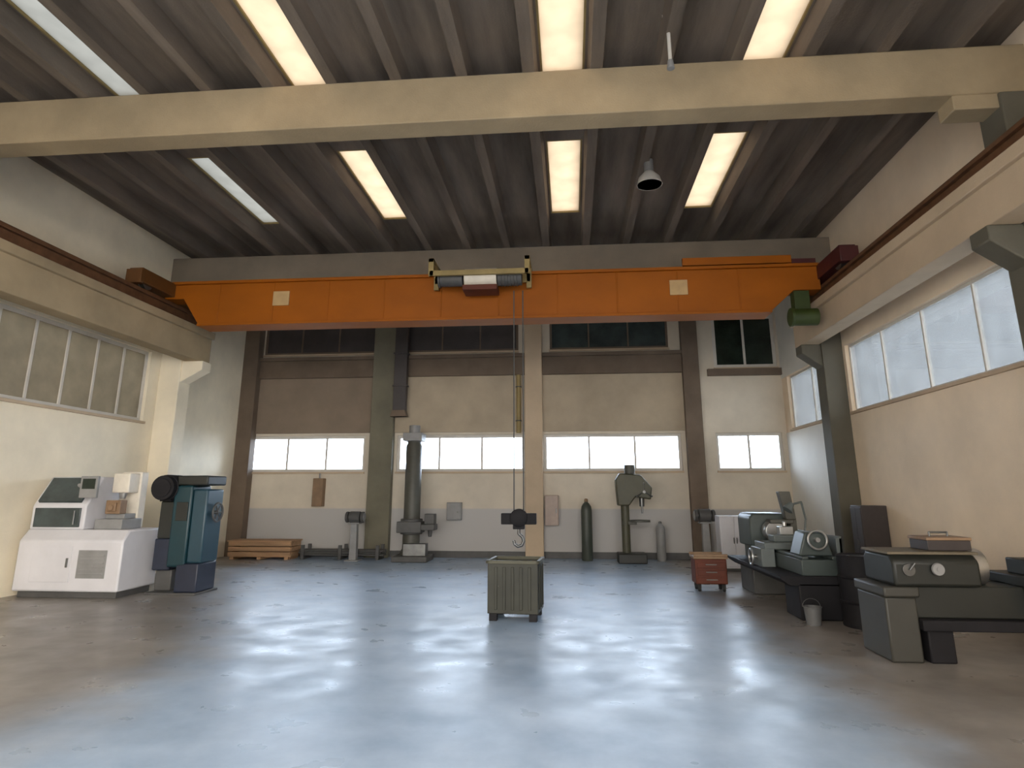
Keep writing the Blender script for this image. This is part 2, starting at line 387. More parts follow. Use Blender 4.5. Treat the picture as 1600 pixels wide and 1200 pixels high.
def window(n, axis, plane, a, b, z0, z1, glass, fm, nm, ft=0.05, inset=0.10, label=None):
    w = tag(bpy.data.objects.new('window_%d' % n, None), label, None, None, 'structure'); COL.objects.link(w)
    c = (a+b)/2
    w.location = (c, plane, z0) if axis == 'X' else (plane, c, z0)
    L = b-a; H = z1-z0; f = MB()
    def bx(u0, u1, za, zb, d0=inset-0.03, d1=inset+0.03):
        if axis == 'X': f.box(u0-L/2, u1-L/2, d0, d1, za, zb)
        else:
            s = -1 if plane < 0 else 1
            f.box(min(s*d0, s*d1), max(s*d0, s*d1), u0-L/2, u1-L/2, za, zb)
    bx(0, L, 0, ft); bx(0, L, H-ft, H); bx(0, ft, ft, H-ft); bx(L-ft, L, ft, H-ft)
    for k in range(1, nm): bx(L*k/nm-ft*0.35, L*k/nm+ft*0.35, ft, H-ft)
    f.build('window_frame', M[fm], w, 0.004)
    f = MB(); bx(ft*0.5, L-ft*0.5, ft*0.5, H-ft*0.5, inset-0.004, inset+0.004)
    f.build('window_pane', M[glass], w, 0)
    f = MB(); bx(-0.02, L+0.02, -0.05, 0.0, -0.05, 0.0 + 0.2); f.build('window_sill', M['conc_cream'], w, 0.004)
    return w
for (a, b), nm in zip(BACKWIN, (3, 3, 3, 2)):
    window(n, 'X', YB, a, b, 2.14, 3.09, 'glass', 'frame_w', nm, 0.075); n += 1
for (a, b, z0, z1), g, fm in zip(upper, ('darkpanel', 'darkpanel', 'tealglass', 'darkglass'), ('conc_dark', 'conc_dark', 'conc_dark', 'frame_w')):
    window(n, 'X', YB, a, b, z0, z1, g, fm, 3 if fm != 'frame_w' else 2, 0.06 if fm != 'frame_w' else 0.085, inset=0.05); n += 1
for a, b in LWIN: window(n, 'Y', XL, a, b, *WL, 'glass_l', 'frame_w', 7, 0.07); n += 1
for a, b in RWIN: window(n, 'Y', XR, a, b, *WR, 'glass_r', 'frame_w', 4 if b-a > 4 else 2, 0.05); n += 1

# ------------------------------------------------------------------ overhead crane
GY = 12.0           # front face of the girder
crane = thing('overhead_crane', 'orange overhead travelling crane spanning the hall on two wall runways', 'crane', (-1.6, GY, 4.95))
g = MB()
gl, gr = -6.75, 6.40
g.prism([(gl, 0.56), (gl+0.42, 0.56), (gl+0.8, 0.0), (gr-0.95, 0.0), (gr-0.5, 0.40), (gr, 0.40), (gr, 0.86), (gl, 0.86)], 'Y', 0.06, 0.46)
g.box(gl, gr, 0.0, 0.52, 0.86, 0.92)
g.box(gl+0.8, gr-0.95, 0.0, 0.52, -0.04, 0.01)
for x in [gl+1.2+i*1.16 for i in range(10)]: g.box(x-0.012, x+0.012, 0.045, 0.062, 0.04, 0.86)
g.build('girder', M['orange'], crane, 0.006)
MB().box(3.85, 5.9, 0.02, 0.10, 0.92, 1.10).box(3.85, 5.9, 0.02, 0.5, 0.92, 0.95).build('side_panel', M['orange'], crane, 0.006, 'raised orange panel on the right end of the girder')
MB().box(5.92, 6.38, 0.10, 0.42, 0.92, 1.05).build('cable_tray', M['maroon'], crane, 0.006)
rail_l = (XL+0.68)+1.6; rail_r = (XR-0.58)+1.6
for xr, mm in ((rail_l, 'orange_dk'), (rail_r, 'maroon')):
    c = MB().box(xr-0.14, xr+0.14, -1.0, 1.5, 0.60, 0.88).box(xr-0.16, xr+0.16, -1.06, -0.98, 0.56, 0.84).box(xr-0.16, xr+0.16, 1.48, 1.56, 0.56, 0.84)
    c = c.build('end_carriage', M[mm], crane, 0.01)
    for y in (-0.7, 1.2):
        MB().lathe([(0.02, -0.06), (0.15, -0.06), (0.15, -0.04), (0.13, -0.04), (0.13, 0.04), (0.15, 0.04), (0.15, 0.06), (0.02, 0.06)], (xr, y, 0.672), 'X').build('wheel', M['dsteel'], c, 0)
gx = gr - 0.35
MB().cyl((gx-0.28, -0.10, -0.18), (gx+0.16, -0.10, -0.18), 0.16).box(gx-0.20, gx+0.08, -0.06, 0.16, -0.10, 0.35).cyl((gx-0.33, -0.10, -0.18), (gx-0.28, -0.10, -0.18), 0.175).build('drive_motor', M['mgreen'], crane, 0.01, 'moss green drive motor')
for x in (-4.22, 3.75):
    MB().box(x-0.17, x+0.17, 0.03, 0.062, 0.36, 0.66).build('plate', M['plate'], crane, 0.004, 'small sand coloured plate on the girder face')

# side-running trolley on the front of the girder
tr = thing('hoist_trolley', 'olive tan hoist trolley with white drum box on the crane girder', 'hoist', (-1.66, GY, 5.2))
f = MB().box(-0.95, 0.95, -0.10, -0.03, 0.42, 0.60).box(-0.95, 0.95, -0.62, -0.55, 0.42, 0.52)
for x in (-0.92, 0.92): f.box(x-0.05, x+0.05, -0.62, 0.45, 0.69, 0.77).box(x-0.05, x+0.05, -0.10, -0.03, 0.3, 0.77).box(x-0.05, x+0.05, -0.62, -0.55, 0.42, 0.77)
f.build('trolley_frame', M['tan'], tr, 0.006)
MB().cyl((-0.30, -0.34, 0.42), (0.32, -0.34, 0.42), 0.20).build('rope_drum', M['pale'], tr, 0.01, 'whitish rope drum')
MB().box(-0.32, 0.34, -0.56, -0.12, 0.14, 0.24).build('drum_guard', M['red'], tr, 0.01, 'rust red guard under the drum')
m_ = MB().cyl((0.34, -0.34, 0.42), (0.80, -0.34, 0.42), 0.15)
for i in range(6): m_.cyl((0.40+i*0.06, -0.34, 0.42), (0.42+i*0.06, -0.34, 0.42), 0.165)
m_.build('hoist_motor', M['dgrey'], tr, 0.006)
MB().cyl((-0.34, -0.34, 0.42), (-0.78, -0.34, 0.42), 0.14).cyl((-0.78, -0.34, 0.42), (-0.82, -0.34, 0.42), 0.16).build('gear_box', M['dgrey'], tr, 0.006)
for x in (-0.84, 0.84):
    MB().cyl((x, 0.10, 0.722), (x, 0.16, 0.722), 0.05, seg=20).build('wheel', M['dsteel'], tr, 0.003)

hx, hy = -0.93, GY-0.34
hk = thing('hook_block', 'black crane hook block hanging on wire ropes above the olive bin', 'hook block', (hx, hy, 0))
for s in (-1, 1):
    MB().cyl((s*0.085, 0, 1.24), (s*0.085, 0, 5.36), 0.011, seg=8).build('wire_rope', M['dgrey'], hk, 0)
b = MB()
for s in (-1, 1): b.lathe([(0.02, -0.012), (0.14, -0.012), (0.16, 0.0), (0.14, 0.012), (0.02, 0.012)], (0, s*0.075, 1.17), 'Y', 28)
b.box(-0.31, 0.31, -0.06, 0.06, 1.06, 1.25); b.box(-0.10, 0.10, -0.07, 0.07, 0.98, 1.1)
b.build('sheave_block', M['black'], hk, 0.012)
pts = [(0, 0, 0.98), (0, 0, 0.90), (0.06, 0, 0.85), (0.085, 0, 0.78), (0.05, 0, 0.71), (-0.02, 0, 0.69), (-0.075, 0, 0.73), (-0.09, 0, 0.79)]
MB().tube(pts, 0.026, 12).build('hook', M['dsteel'], hk, 0)

# ------------------------------------------------------------------ olive bin in the aisle
bn = thing('parts_bin', 'olive green open steel bin standing alone in the middle of floor', 'bin', (-0.76, 9.05, 0), R(-4))
t = 0.012; w = 0.33; d = 0.30; z0, z1 = 0.09, 0.72
b = MB().box(-w, w, -d, -d+t, z0, z1).box(-w, w, d-t, d, z0, z1).box(-w, -w+t, -d, d, z0, z1).box(w-t, w, -d, d, z0, z1).box(-w, w, -d, d, z0, z0+t)
for x in (-0.22, -0.11, 0, 0.11, 0.22): b.box(x-0.018, x+0.018, -d-0.016, -d, z0+0.05, z1-0.06); b.box(x-0.018, x+0.018, d, d+0.016, z0+0.05, z1-0.06)
for y in (-0.18, 0, 0.18): b.box(-w-0.016, -w, y-0.018, y+0.018, z0+0.05, z1-0.06); b.box(w, w+0.016, y-0.018, y+0.018, z0+0.05, z1-0.06)
b.build('bin_body', M['bin'], bn, 0.004)
r = MB()
for y in (-d, d): r.box(-w-0.02, w+0.02, y-0.02, y+0.02, z1-0.02, z1+0.02)
for x in (-w, w): r.box(x-0.02, x+0.02, -d-0.02, d+0.02, z1-0.02, z1+0.02)
r.build('rim', M['olive'], bn, 0.004)
for x in (-0.26, 0.26):
    for y in (-0.24, 0.24): MB().box(x-0.05, x+0.05, y-0.05, y+0.05, 0, 0.09).build('foot', M['black'], bn, 0.004)
scrap = MB()
for i in range(46):
    a = random.uniform(0, 6.28); x, y = random.uniform(-0.25, 0.25), random.uniform(-0.22, 0.22); z = random.uniform(0.40, 0.56)
    scrap.box(x-0.09, x+0.09, y-0.012, y+0.012, z-0.01, z+0.01, rot=('Z', a))
scrap.box(-0.315, 0.315, -0.285, 0.285, z0+t, 0.42)
tag(scrap.build('metal_offcuts', M['dsteel'], None, 0.0), 'dark metal offcuts filling the olive bin', 'scrap metal', None, 'stuff')
bpy.data.objects['metal_offcuts'].location = (-0.76, 9.05, 0); bpy.data.objects['metal_offcuts'].rotation_euler = (0, 0, R(-4))

# ------------------------------------------------------------------ white machine on the left
wm = thing('machining_centre', 'white machine tool with dark glass hood by the left wall', 'machine tool', (-7.88, 10.45, 0)); wm.scale = (0.92, 0.70, 1.0)
MB().prism([(-0.72, 0.10), (0.62, 0.10), (0.62, 1.02), (-0.52, 1.02), (-0.72, 0.86)], 'X', -1.0, 0.92).build('base_cabinet', M['white'], wm, 0.03)
MB().box(-0.94, 0.86, -0.62, 0.55, 0, 0.10).build('plinth', M['dgrey'], wm, 0.01)
MB().prism([(-0.50, 1.02), (0.60, 1.02), (0.60, 1.86), (-0.06, 1.86), (-0.50, 1.40)], 'X', -1.0, 0.02).build('enclosure', M['white'], wm, 0.03)
g = MB().box(-0.92, -0.06, -0.535, -0.495, 1.06, 1.36); g.box(-0.92, -0.10, -0.03, 0.03, 0, 0.52)
for v in g.bm.verts:
    if v.co.z < 0.9:   # tilt the upper pane onto the sloping hood
        p = Matrix.Rotation(R(-43.7), 3, 'X') @ Vector((v.co.x, v.co.y, v.co.z-0.26)); v.co = p + Vector((0, -0.295, 1.64))
g.build('viewing_window', M['tealglass'], wm, 0.006)
MB().box(0.10, 0.62, -0.30, 0.40, 1.02, 1.18).box(0.18, 0.54, -0.1, 0.3, 1.18, 1.26).build('work_table', M['grey'], wm, 0.012)
MB().box(0.22, 0.50, -0.22, 0.02, 1.26, 1.48).box(0.28, 0.44, -0.28, -0.2, 1.30, 1.44).cyl((0.36, -0.32, 1.36), (0.36, -0.28, 1.36), 0.05).build('vice', M['brown'], wm, 0.012, 'tan brown vice')
MB().box(0.16, 0.56, 0.32, 0.58, 1.02, 1.95).box(0.20, 0.52, -0.05, 0.34, 1.60, 1.92).build('spindle_column', M['pale'], wm, 0.02)
MB().cyl((0.36, 0.08, 1.60), (0.36, 0.08, 1.50), 0.08, 0.05).build('spindle', M['steel'], wm, 0.004)
cp = MB().tube([(-0.05, -0.45, 1.62), (-0.05, -0.72, 1.72), (0.06, -0.76, 1.72)], 0.025).box(0.02, 0.34, -0.80, -0.72, 1.52, 1.86)
cp.build('control_panel', M['grey'], wm, 0.01)
MB().box(0.06, 0.30, -0.805, -0.795, 1.66, 1.82).build('screen', M['darkglass'], wm, 0.002)
ap = MB().box(-0.70, 0.02, -0.732, -0.715, 0.24, 0.78).build('access_panel', M['white'], wm, 0.004)
MB().box(-0.06, -0.03, -0.76, -0.73, 0.46, 0.60).build('handle', M['dsteel'], ap, 0.003)
v_ = MB().box(0.14, 0.66, -0.728, -0.715, 0.30, 0.72)
for i in range(6): v_.box(0.18, 0.62, -0.742, -0.726, 0.35+i*0.055, 0.375+i*0.055)
v_.build('vent_panel', M['grey'], wm, 0.002)
hd_ = MB().cyl((-0.16, -0.55, 1.10), (-0.16, -0.55, 1.32), 0.014).box(-0.172, -0.148, -0.55, -0.49, 1.10, 1.12).box(-0.172, -0.148, -0.55, -0.49, 1.30, 1.32)
hd_.build('door_handle', M['dsteel'], wm, 0)

# ------------------------------------------------------------------ teal machine beside it
bl = thing('pedestal_press', 'teal blue upright machine with round black motor on navy pedestal', 'machine', (-6.45, 10.75, 0))
MB().box(-0.45, 0.42, -0.34, 0.34, 0, 0.035).build('base_plate', M['dgrey'], bl, 0.006)
MB().box(0.02, 0.40, -0.30, 0.26, 0.035, 0.48).build('pedestal', M['navy'], bl, 0.02)
MB().box(-0.44, -0.16, -0.10, 0.30, 0.035, 0.36).build('rear_support', M['dgrey'], bl, 0.015)
MB().box(-0.16, 0.16, -0.30, 0.28, 0.42, 1.72).build('column_body', M['teal'], bl, 0.03)
MB().box(0.16, 0.42, -0.27, 0.24, 0.48, 1.66).build('front_casing', M['blue'], bl, 0.03)
MB().box(-0.12, 0.42, -0.31, 0.29, 1.72, 1.88).build('top_cover', M['dteal'], bl, 0.025)
MB().box(-0.46, -0.16, -0.20, 0.26, 0.36, 0.86).build('oil_tank', M['navy'], bl, 0.02)
MB().box(-0.42, -0.16, -0.22, 0.22, 0.86, 1.46).build('side_housing', M['dteal'], bl, 0.02)
mt = MB().cyl((-0.30, -0.42, 1.68), (-0.30, 0.18, 1.68), 0.20)
for i in range(8): mt.cyl((-0.30, -0.32+i*0.05, 1.68), (-0.30, -0.30+i*0.05, 1.68), 0.215)
mt.cyl((-0.30, -0.44, 1.68), (-0.30, -0.40, 1.68), 0.15)
mt.box(-0.40, -0.20, -0.3, 0.1, 1.46, 1.52)
mt.build('motor', M['black'], bl, 0.006)
hw_ = MB().torus((0.50, -0.05, 1.28), 0.15, 0.018, 'X').cyl((0.41, -0.05, 1.28), (0.52, -0.05, 1.28), 0.03)
for a in (0, 60, 120): hw_.cyl((0.50, -0.05-0.15*math.cos(R(a)), 1.28-0.15*math.sin(R(a))), (0.50, -0.05+0.15*math.cos(R(a)), 1.28+0.15*math.sin(R(a))), 0.011, seg=8)
hw_.build('handwheel', M['dgrey'], bl, 0)
MB().box(-0.08, 0.12, -0.315, -0.298, 1.15, 1.45).build('cover_plate', M['dteal'], bl, 0.004)

# ------------------------------------------------------------------ grey green lathe on the right (runs into the depth)
lt = thing('lathe', 'grey green lathe with dark chip tray standing on the right side', 'lathe', (3.22, 10.6, 0))
MB().box(-0.30, 0.34, -1.45, -0.85, 0, 0.46).build('pedestal', M['black'], lt, 0.02)
MB().box(-0.30, 0.34, 0.75, 1.55, 0, 0.46).build('pedestal', M['dgrey'], lt, 0.02)
MB().prism([(-0.52, 0.50), (-0.40, 0.42), (0.40, 0.42), (0.46, 0.50), (0.46, 0.54), (-0.52, 0.54)], 'Y', -1.45, 1.5).build('chip_tray', M['black'], lt, 0.006)
MB().box(-0.22, 0.30, -1.40, 1.45, 0.54, 0.74).box(-0.20, -0.12, -1.40, 1.45, 0.74, 0.78).box(0.18, 0.26, -1.40, 1.45, 0.74, 0.78).build('bed', M['lathe'], lt, 0.01)
MB().prism([(-0.30, 0.74), (0.36, 0.74), (0.36, 1.20), (0.26, 1.27), (-0.24, 1.27), (-0.30, 1.20)], 'Y', 0.70, 1.48).build('headstock', M['lathe'], lt, 0.03)
MB().lathe([(0.05, -0.17), (0.15, -0.17), (0.17, -0.13), (0.17, 0.02), (0.10, 0.03), (0.10, 0.12)], (0.03, 0.60, 1.0), 'Y').build('chuck', M['steel'], lt, 0.004)
for s in (-0.42, 0.30): pass
MB().box(-0.38, 0.40, -0.35, 0.20, 0.78, 0.88).box(-0.20, 0.20, -0.22, 0.08, 0.88, 0.98).box(-0.44, -0.24, -0.35, 0.20, 0.50, 0.80).build('carriage', M['lathe_lt'], lt, 0.015)
MB().box(-0.08, 0.12, -0.14, 0.02, 0.98, 1.10).cyl((0.02, -0.06, 1.10), (0.02, -0.06, 1.17), 0.03).build('tool_post', M['steel'], lt, 0.008)
MB().torus((-0.52, -0.08, 0.66), 0.11, 0.016, 'X').cyl((-0.44, -0.08, 0.66), (-0.54, -0.08, 0.66), 0.025).build('handwheel', M['steel'], lt, 0)
MB().prism([(-0.20, 0.78), (0.24, 0.78), (0.16, 1.08), (-0.10, 1.08)], 'Y', -1.28, -0.88).cyl((0.03, -0.88, 0.99), (0.03, -0.70, 0.99), 0.055).build('tailstock', M['lathe'], lt, 0.02)
MB().torus((0.03, -1.36, 0.99), 0.12, 0.016, 'Y').cyl((0.03, -1.28, 0.99), (0.03, -1.38, 0.99), 0.03).build('handwheel', M['steel'], lt, 0)
MB().box(-0.06, 0.30, 0.36, 0.62, 1.12, 1.18).prism([(0.20, 1.18), (0.36, 1.18), (0.30, 1.62), (0.12, 1.62)], 'Y', 0.40, 0.56).box(0.26, 0.36, 0.40, 0.9, 0.76, 1.18).build('chuck_guard', M['greyolive'], lt, 0.012)
MB().tube([(0.34, 0.1, 0.86), (0.40, 0.1, 1.2), (0.34, 0.05, 1.46), (0.16, 0.0, 1.42)], 0.016).cyl((0.18, 0.0, 1.44), (0.10, -0.02, 1.34), 0.04, 0.08).build('work_lamp', M['lathe_lt'], lt, 0)
sp = MB().box(0.40, 0.44, -1.1, 0.62, 0.54, 1.02); sp.box(0.36, 0.44, -1.1, -1.06, 0.5, 1.0); sp.build('splash_guard', M['lathe_lt'], lt, 0.006)

# ------------------------------------------------------------------ red cart with motor in front of the white cabinet
rc = thing('tool_cart', 'small rust red wheeled cart on the floor beside the lathe', 'cart', (2.30, 11.75, 0))
MB().box(-0.26, 0.26, -0.20, 0.20, 0.12, 0.52).build('cabinet', M['red'], rc, 0.015)
MB().box(-0.28, 0.28, -0.22, 0.22, 0.52, 0.56).box(-0.28, 0.28, -0.22, -0.20, 0.56, 0.60).box(-0.28, 0.28, 0.20, 0.22, 0.56, 0.60).build('tray', M['brown'], rc, 0.006)
for z in (0.18, 0.30, 0.42):
    dr = MB().box(-0.23, 0.23, -0.215, -0.198, z-0.045, z+0.045).build('drawer', M['red'], rc, 0.004)
    MB().box(-0.09, 0.09, -0.235, -0.213, z+0.005, z+0.02).build('handle', M['dsteel'], dr, 0.003)
for x in (-0.2, 0.2):
    for y in (-0.14, 0.14): MB().cyl((x-0.02, y, 0.055), (x+0.02, y, 0.055), 0.055).box(x-0.03, x+0.03, y-0.02, y+0.02, 0.06, 0.12).build('caster', M['rubber'], rc, 0.002)

# ------------------------------------------------------------------ white cabinet, dark grinder and other things by the back wall
wc = thing('storage_cabinet', 'white two door cabinet behind the red cart', 'cabinet', (3.42, 14.7, 0))
MB().box(-0.30, 0.30, -0.22, 0.22, 0.06, 1.12).build('body', M['white'], wc, 0.012)
MB().box(-0.28, 0.28, -0.20, 0.20, 0, 0.06).build('plinth', M['dgrey'], wc, 0.004)
for s in (-1, 1):
    dr = MB().box(s*0.148-0.142, s*0.148+0.142, -0.238, -0.22, 0.10, 1.09).build('door', M['white'], wc, 0.004)
    MB().box(s*0.03-0.008, s*0.03+0.008, -0.26, -0.236, 0.56, 0.68).build('handle', M['dsteel'], dr, 0.003)

def grinder(x, y, m, label, zs=1.0):
    t = thing('bench_grinder', label, 'grinder', (x, y, 0))
    MB().box(-0.17, 0.17, -0.17, 0.17, 0, 0.03).prism([(-0.09, 0.03), (0.09, 0.03), (0.07, 0.86*zs), (-0.07, 0.86*zs)], 'Y', -0.08, 0.08).box(-0.14, 0.14, -0.12, 0.12, 0.86*zs, 0.89*zs).build('pedestal', M['grey'], t, 0.008)
    z = 1.0*zs+0.02
    MB().cyl((-0.13, 0, z), (0.13, 0, z), 0.115*zs+0.02).box(-0.1, 0.1, -0.08, 0.08, 0.89*zs, z).build('motor', M[m], t, 0.01)
    for s in (-1, 1):
        MB().cyl((s*0.16, 0, z), (s*0.22, 0, z), 0.13).build('wheel_guard', M[m], t, 0.01)
        MB().cyl((s*0.22, 0, z), (s*0.235, 0, z), 0.105).cyl((s*0.12, 0, z), (s*0.17, 0, z), 0.03).build('grinding_wheel', M['grey'], t, 0.003)
    return t
grinder(-5.28, 15.85, 'dgrey', 'dark pedestal grinder below the end of first back window')
grinder(2.98, 15.3, 'dgrey', 'dark pedestal grinder left of the white cabinet', 1.08)

# tall dark column drill
cd = thing('radial_drill', 'tall dark column drilling machine in front of the second back window', 'drilling machine', (-3.92, 16.0, 0))
MB().box(-0.36, 0.50, -0.40, 0.36, 0, 0.14).build('base', M['dgrey'], cd, 0.02)
MB().lathe([(0.26, 0.14), (0.26, 0.22), (0.21, 0.28), (0.20, 1.0), (0.20, 2.75), (0.17, 2.80), (0.17, 2.86)], (0, 0.05, 0)).build('column', M['greyolive'], cd, 0)
MB().cyl((0, 0.05, 0.62), (0, 0.05, 0.98), 0.27).box(-0.30, 0.30, -0.25, 0.2, 0.66, 0.92).box(0.20, 0.62, -0.22, 0.18, 0.72, 0.86).build('arm', M['dgrey'], cd, 0.015)
MB().box(-0.24, 0.24, -0.2, 0.28, 2.86, 3.06).cyl((0, 0.04, 3.06), (0, 0.04, 3.26), 0.14).build('lift_motor', M['grey'], cd, 0.012)
MB().box(0.36, 0.60, -0.16, 0.12, 0.86, 1.1).cyl((0.48, -0.02, 0.72), (0.48, -0.02, 0.56), 0.06, 0.04).build('drill_head', M['dgrey'], cd, 0.012)
MB().box(-0.10, 0.45, -0.34, -0.06, 0.14, 0.42).build('work_table', M['dsteel'], cd, 0.01)

# olive pillar drill
pdm = thing('pillar_drill', 'olive green pillar drill below the third back window', 'drilling machine', (1.42, 16.1, 0))
MB().box(-0.36, 0.30, -0.32, 0.26, 0, 0.22).build('base', M['dteal'], pdm, 0.02)
MB().cyl((-0.14, 0.02, 0.22), (-0.14, 0.02, 1.9), 0.10).build('column', M['olive'], pdm, 0.004)
MB().prism([(-0.32, 1.30), (-0.05, 1.30), (0.10, 1.50), (0.46, 1.44), (0.50, 1.72), (0.24, 2.02), (-0.26, 2.06), (-0.36, 1.9)], 'Y', -0.22, 0.2).build('head', M['olive'], pdm, 0.03)
MB().cyl((0.0, 0, 2.04), (0.0, 0, 2.26), 0.13).build('motor', M['greyolive'], pdm, 0.01)
MB().cyl((0.26, -0.02, 1.50), (0.26, -0.02, 1.28), 0.06).cyl((0.26, -0.02, 1.28), (0.26, -0.02, 1.12), 0.02).build('spindle', M['dsteel'], pdm, 0.003)
MB().cyl((0.20, -0.02, 0.92), (0.20, -0.02, 0.97), 0.24).box(-0.22, 0.12, -0.06, 0.1, 0.86, 0.94).build('table', M['greyolive'], pdm, 0.006)
hd = MB()
for a in (90, 210, 330): hd.cyl((0.30, -0.26, 1.62), (0.30+0.2*math.cos(R(a)), -0.26, 1.62+0.2*math.sin(R(a))), 0.011, seg=8).sph((0.30+0.2*math.cos(R(a)), -0.26, 1.62+0.2*math.sin(R(a))), 0.025, seg=10)
hd.cyl((0.30, -0.2, 1.62), (0.30, -0.28, 1.62), 0.035); hd.build('feed_lever', M['dsteel'], pdm, 0)

def cylinder(x, y, r, h, m, label, capm='dsteel'):
    t = thing('gas_cylinder', label, 'gas cylinder', (x, y, 0))
    MB().lathe([(r*0.92, 0), (r, 0.03), (r, h*0.80), (r*0.88, h*0.87), (r*0.55, h*0.92), (r*0.34, h*0.935), (r*0.34, h*0.95)], (0, 0, 0), 'Z', 28).build('body', M[m], t, 0)
    MB().lathe([(r*0.36, h*0.945), (r*0.36, h*0.985), (r*0.2, h)], (0, 0, 0), 'Z', 20).build('cap', M[capm], t, 0)
    return t
cylinder(0.36, 16.45, 0.135, 1.46, 'darkgreen', 'tall dark green gas cylinder standing at the back wall', 'brown')
cylinder(2.14, 16.5, 0.11, 0.92, 'grey', 'short grey gas cylinder right of the olive pillar drill')

# low timber crate and dark stock rack along the back wall
cr = thing('timber_crate', 'long low brown timber crate at the left end of back wall', 'crate', (-7.70, 16.25, 0))
for z in (0.08, 0.20, 0.32):
    for y in (-0.30, 0.30): MB().box(-0.80, 0.80, y-0.014, y+0.014, z, z+0.10).build('plank', M['wood'], cr, 0.004)
    for x in (-0.80, 0.80): MB().box(x-0.014, x+0.014, -0.28, 0.28, z, z+0.10).build('plank', M['wood'], cr, 0.004)
MB().box(-0.80, 0.80, -0.29, 0.29, 0.06, 0.085).build('bottom_board', M['wood'], cr, 0.003)
for x in (-0.7, 0, 0.7): MB().box(x-0.05, x+0.05, -0.30, 0.30, 0, 0.06).build('runner', M['wood'], cr, 0.003)
MB().box(-0.83, 0.83, -0.33, 0.33, 0.42, 0.45).build('lid', M['wood'], cr, 0.004)

sr = thing('stock_rack', 'low dark steel rack holding bars along the back wall', 'rack', (-5.52, 16.35, 0))
for x in (-0.95, 0.0, 0.95): MB().box(x-0.04, x+0.04, -0.25, 0.25, 0, 0.08).box(x-0.04, x+0.04, -0.25, -0.19, 0.08, 0.34).box(x-0.04, x+0.04, 0.19, 0.25, 0.08, 0.34).build('bracket', M['dgrey'], sr, 0.006)
sr.location = (-5.72, 16.36, 0)
bars = [(y, z) for z in (0.105, 0.155, 0.205) for y in (-0.155, -0.105, -0.055, -0.005, 0.045, 0.095, 0.145)]
first = None
for i, (y, z) in enumerate(bars):
    if first is None:
        first = MB().cyl((-1.05, 0, 0), (1.05, 0, 0), 0.0245, seg=12).build('steel_bar', M['dgrey'], None, 0); o = first
    else: o = first.copy(); COL.objects.link(o)
    o.location = (-5.72+random.uniform(-0.05, 0.05), 16.36+y, z)
    tag(o, 'dark round steel bar lying in the low rack at the back wall', 'steel bar', 'steel bars in the low rack')

# small things on the back wall
bx = thing('switch_box', 'brown upright box fixed to the wall under the first back window', 'switch box', (-6.62, YB, 1.25))
MB().box(-0.14, 0.14, -0.20, 0.0, 0, 0.72).build('box_body', M['brown'], bx, 0.01)
MB().box(-0.125, 0.125, -0.215, -0.20, 0.03, 0.69).build('box_door', M['brown'], bx, 0.004)
MB().cyl((0, -0.1, 0.72), (0, -0.1, 0.85), 0.022).build('conduit', M['grey'], bx, 0)
gb = thing('switch_box', 'small grey box on the wall right of the tall column drill', 'switch box', (-3.0, YB, 0.92))
MB().box(-0.19, 0.19, -0.16, 0, 0, 0.44).build('box_body', M['grey'], gb, 0.01)
MB().box(-0.17, 0.17, -0.175, -0.16, 0.02, 0.42).build('box_door', M['grey'], gb, 0.004)
MB().cyl((0.10, -0.19, 0.2), (0.10, -0.173, 0.2), 0.02).build('lock', M['dsteel'], gb, 0)
pb = thing('wall_cabinet', 'narrow pinkish brown cabinet on the wall right of the cream pilaster', 'cabinet', (-0.50, YB, 0.80))
MB().box(-0.17, 0.17, -0.20, 0, 0, 0.74).build('box_body', M['pink'], pb, 0.01)
dr = MB().box(-0.155, 0.155, -0.218, -0.20, 0.02, 0.72).build('door', M['pink'], pb, 0.004)
MB().box(0.10, 0.125, -0.235, -0.216, 0.3, 0.42).build('handle', M['dsteel'], dr, 0.003)
dp = thing('ventilation_duct', 'dark brown square duct beside the olive pilaster high on back wall', 'duct', (-4.44, YB-0.225, 3.55))
MB().box(-0.17, 0.17, -0.18, 0.0, 0.0, 2.65).box(-0.20, 0.20, -0.21, 0.0, 0.80, 0.84).box(-0.20, 0.20, -0.21, 0.0, 1.68, 1.72).build('duct_run', M['darkpanel'], dp, 0.006)
MB().prism([(-0.22, 0.0), (0.22, 0.0), (0.17, 0.16), (-0.17, 0.16)], 'Y', -0.24, 0.0).build('outlet', M['conc_dark'], dp, 0.004)
dp.location.x = -4.48
pp = thing('downpipe', 'tan vertical pipe left of the cream pilaster on back wall', 'pipe', (-1.34, YB-0.10, 3.12))
MB().cyl((0, 0, 0), (0, 0, 1.54), 0.06).build('pipe_run', M['tan'], pp, 0)
for z in (0.3, 1.2): MB().box(-0.08, 0.08, 0.0, 0.10, z, z+0.04).torus((0, 0, z+0.02), 0.06, 0.014).build('bracket', M['dgrey'], pp, 0)

# ------------------------------------------------------------------ things on the right: maroon cabinet, black drum, dark green lathe
mc = thing('tool_locker', 'narrow maroon grey locker against the beige right wall', 'locker', (5.24, 12.3, 0)); mc.scale = (0.68, 0.6, 1.0)
MB().box(-0.30, 0.34, -0.36, 0.36, 0.05, 1.38).build('body', M['mauve'], mc, 0.012)
MB().box(-0.28, 0.32, -0.34, 0.34, 0, 0.05).build('plinth', M['black'], mc, 0.003)
for s in (-1, 1):
    dr = MB().box(-0.318, -0.30, s*0.177-0.17, s*0.177+0.17, 0.09, 1.34).build('door', M['mauve'], mc, 0.004)
    MB().box(-0.34, -0.316, s*0.04-0.008, s*0.04+0.008, 0.66, 0.8).build('handle', M['dsteel'], dr, 0.003)

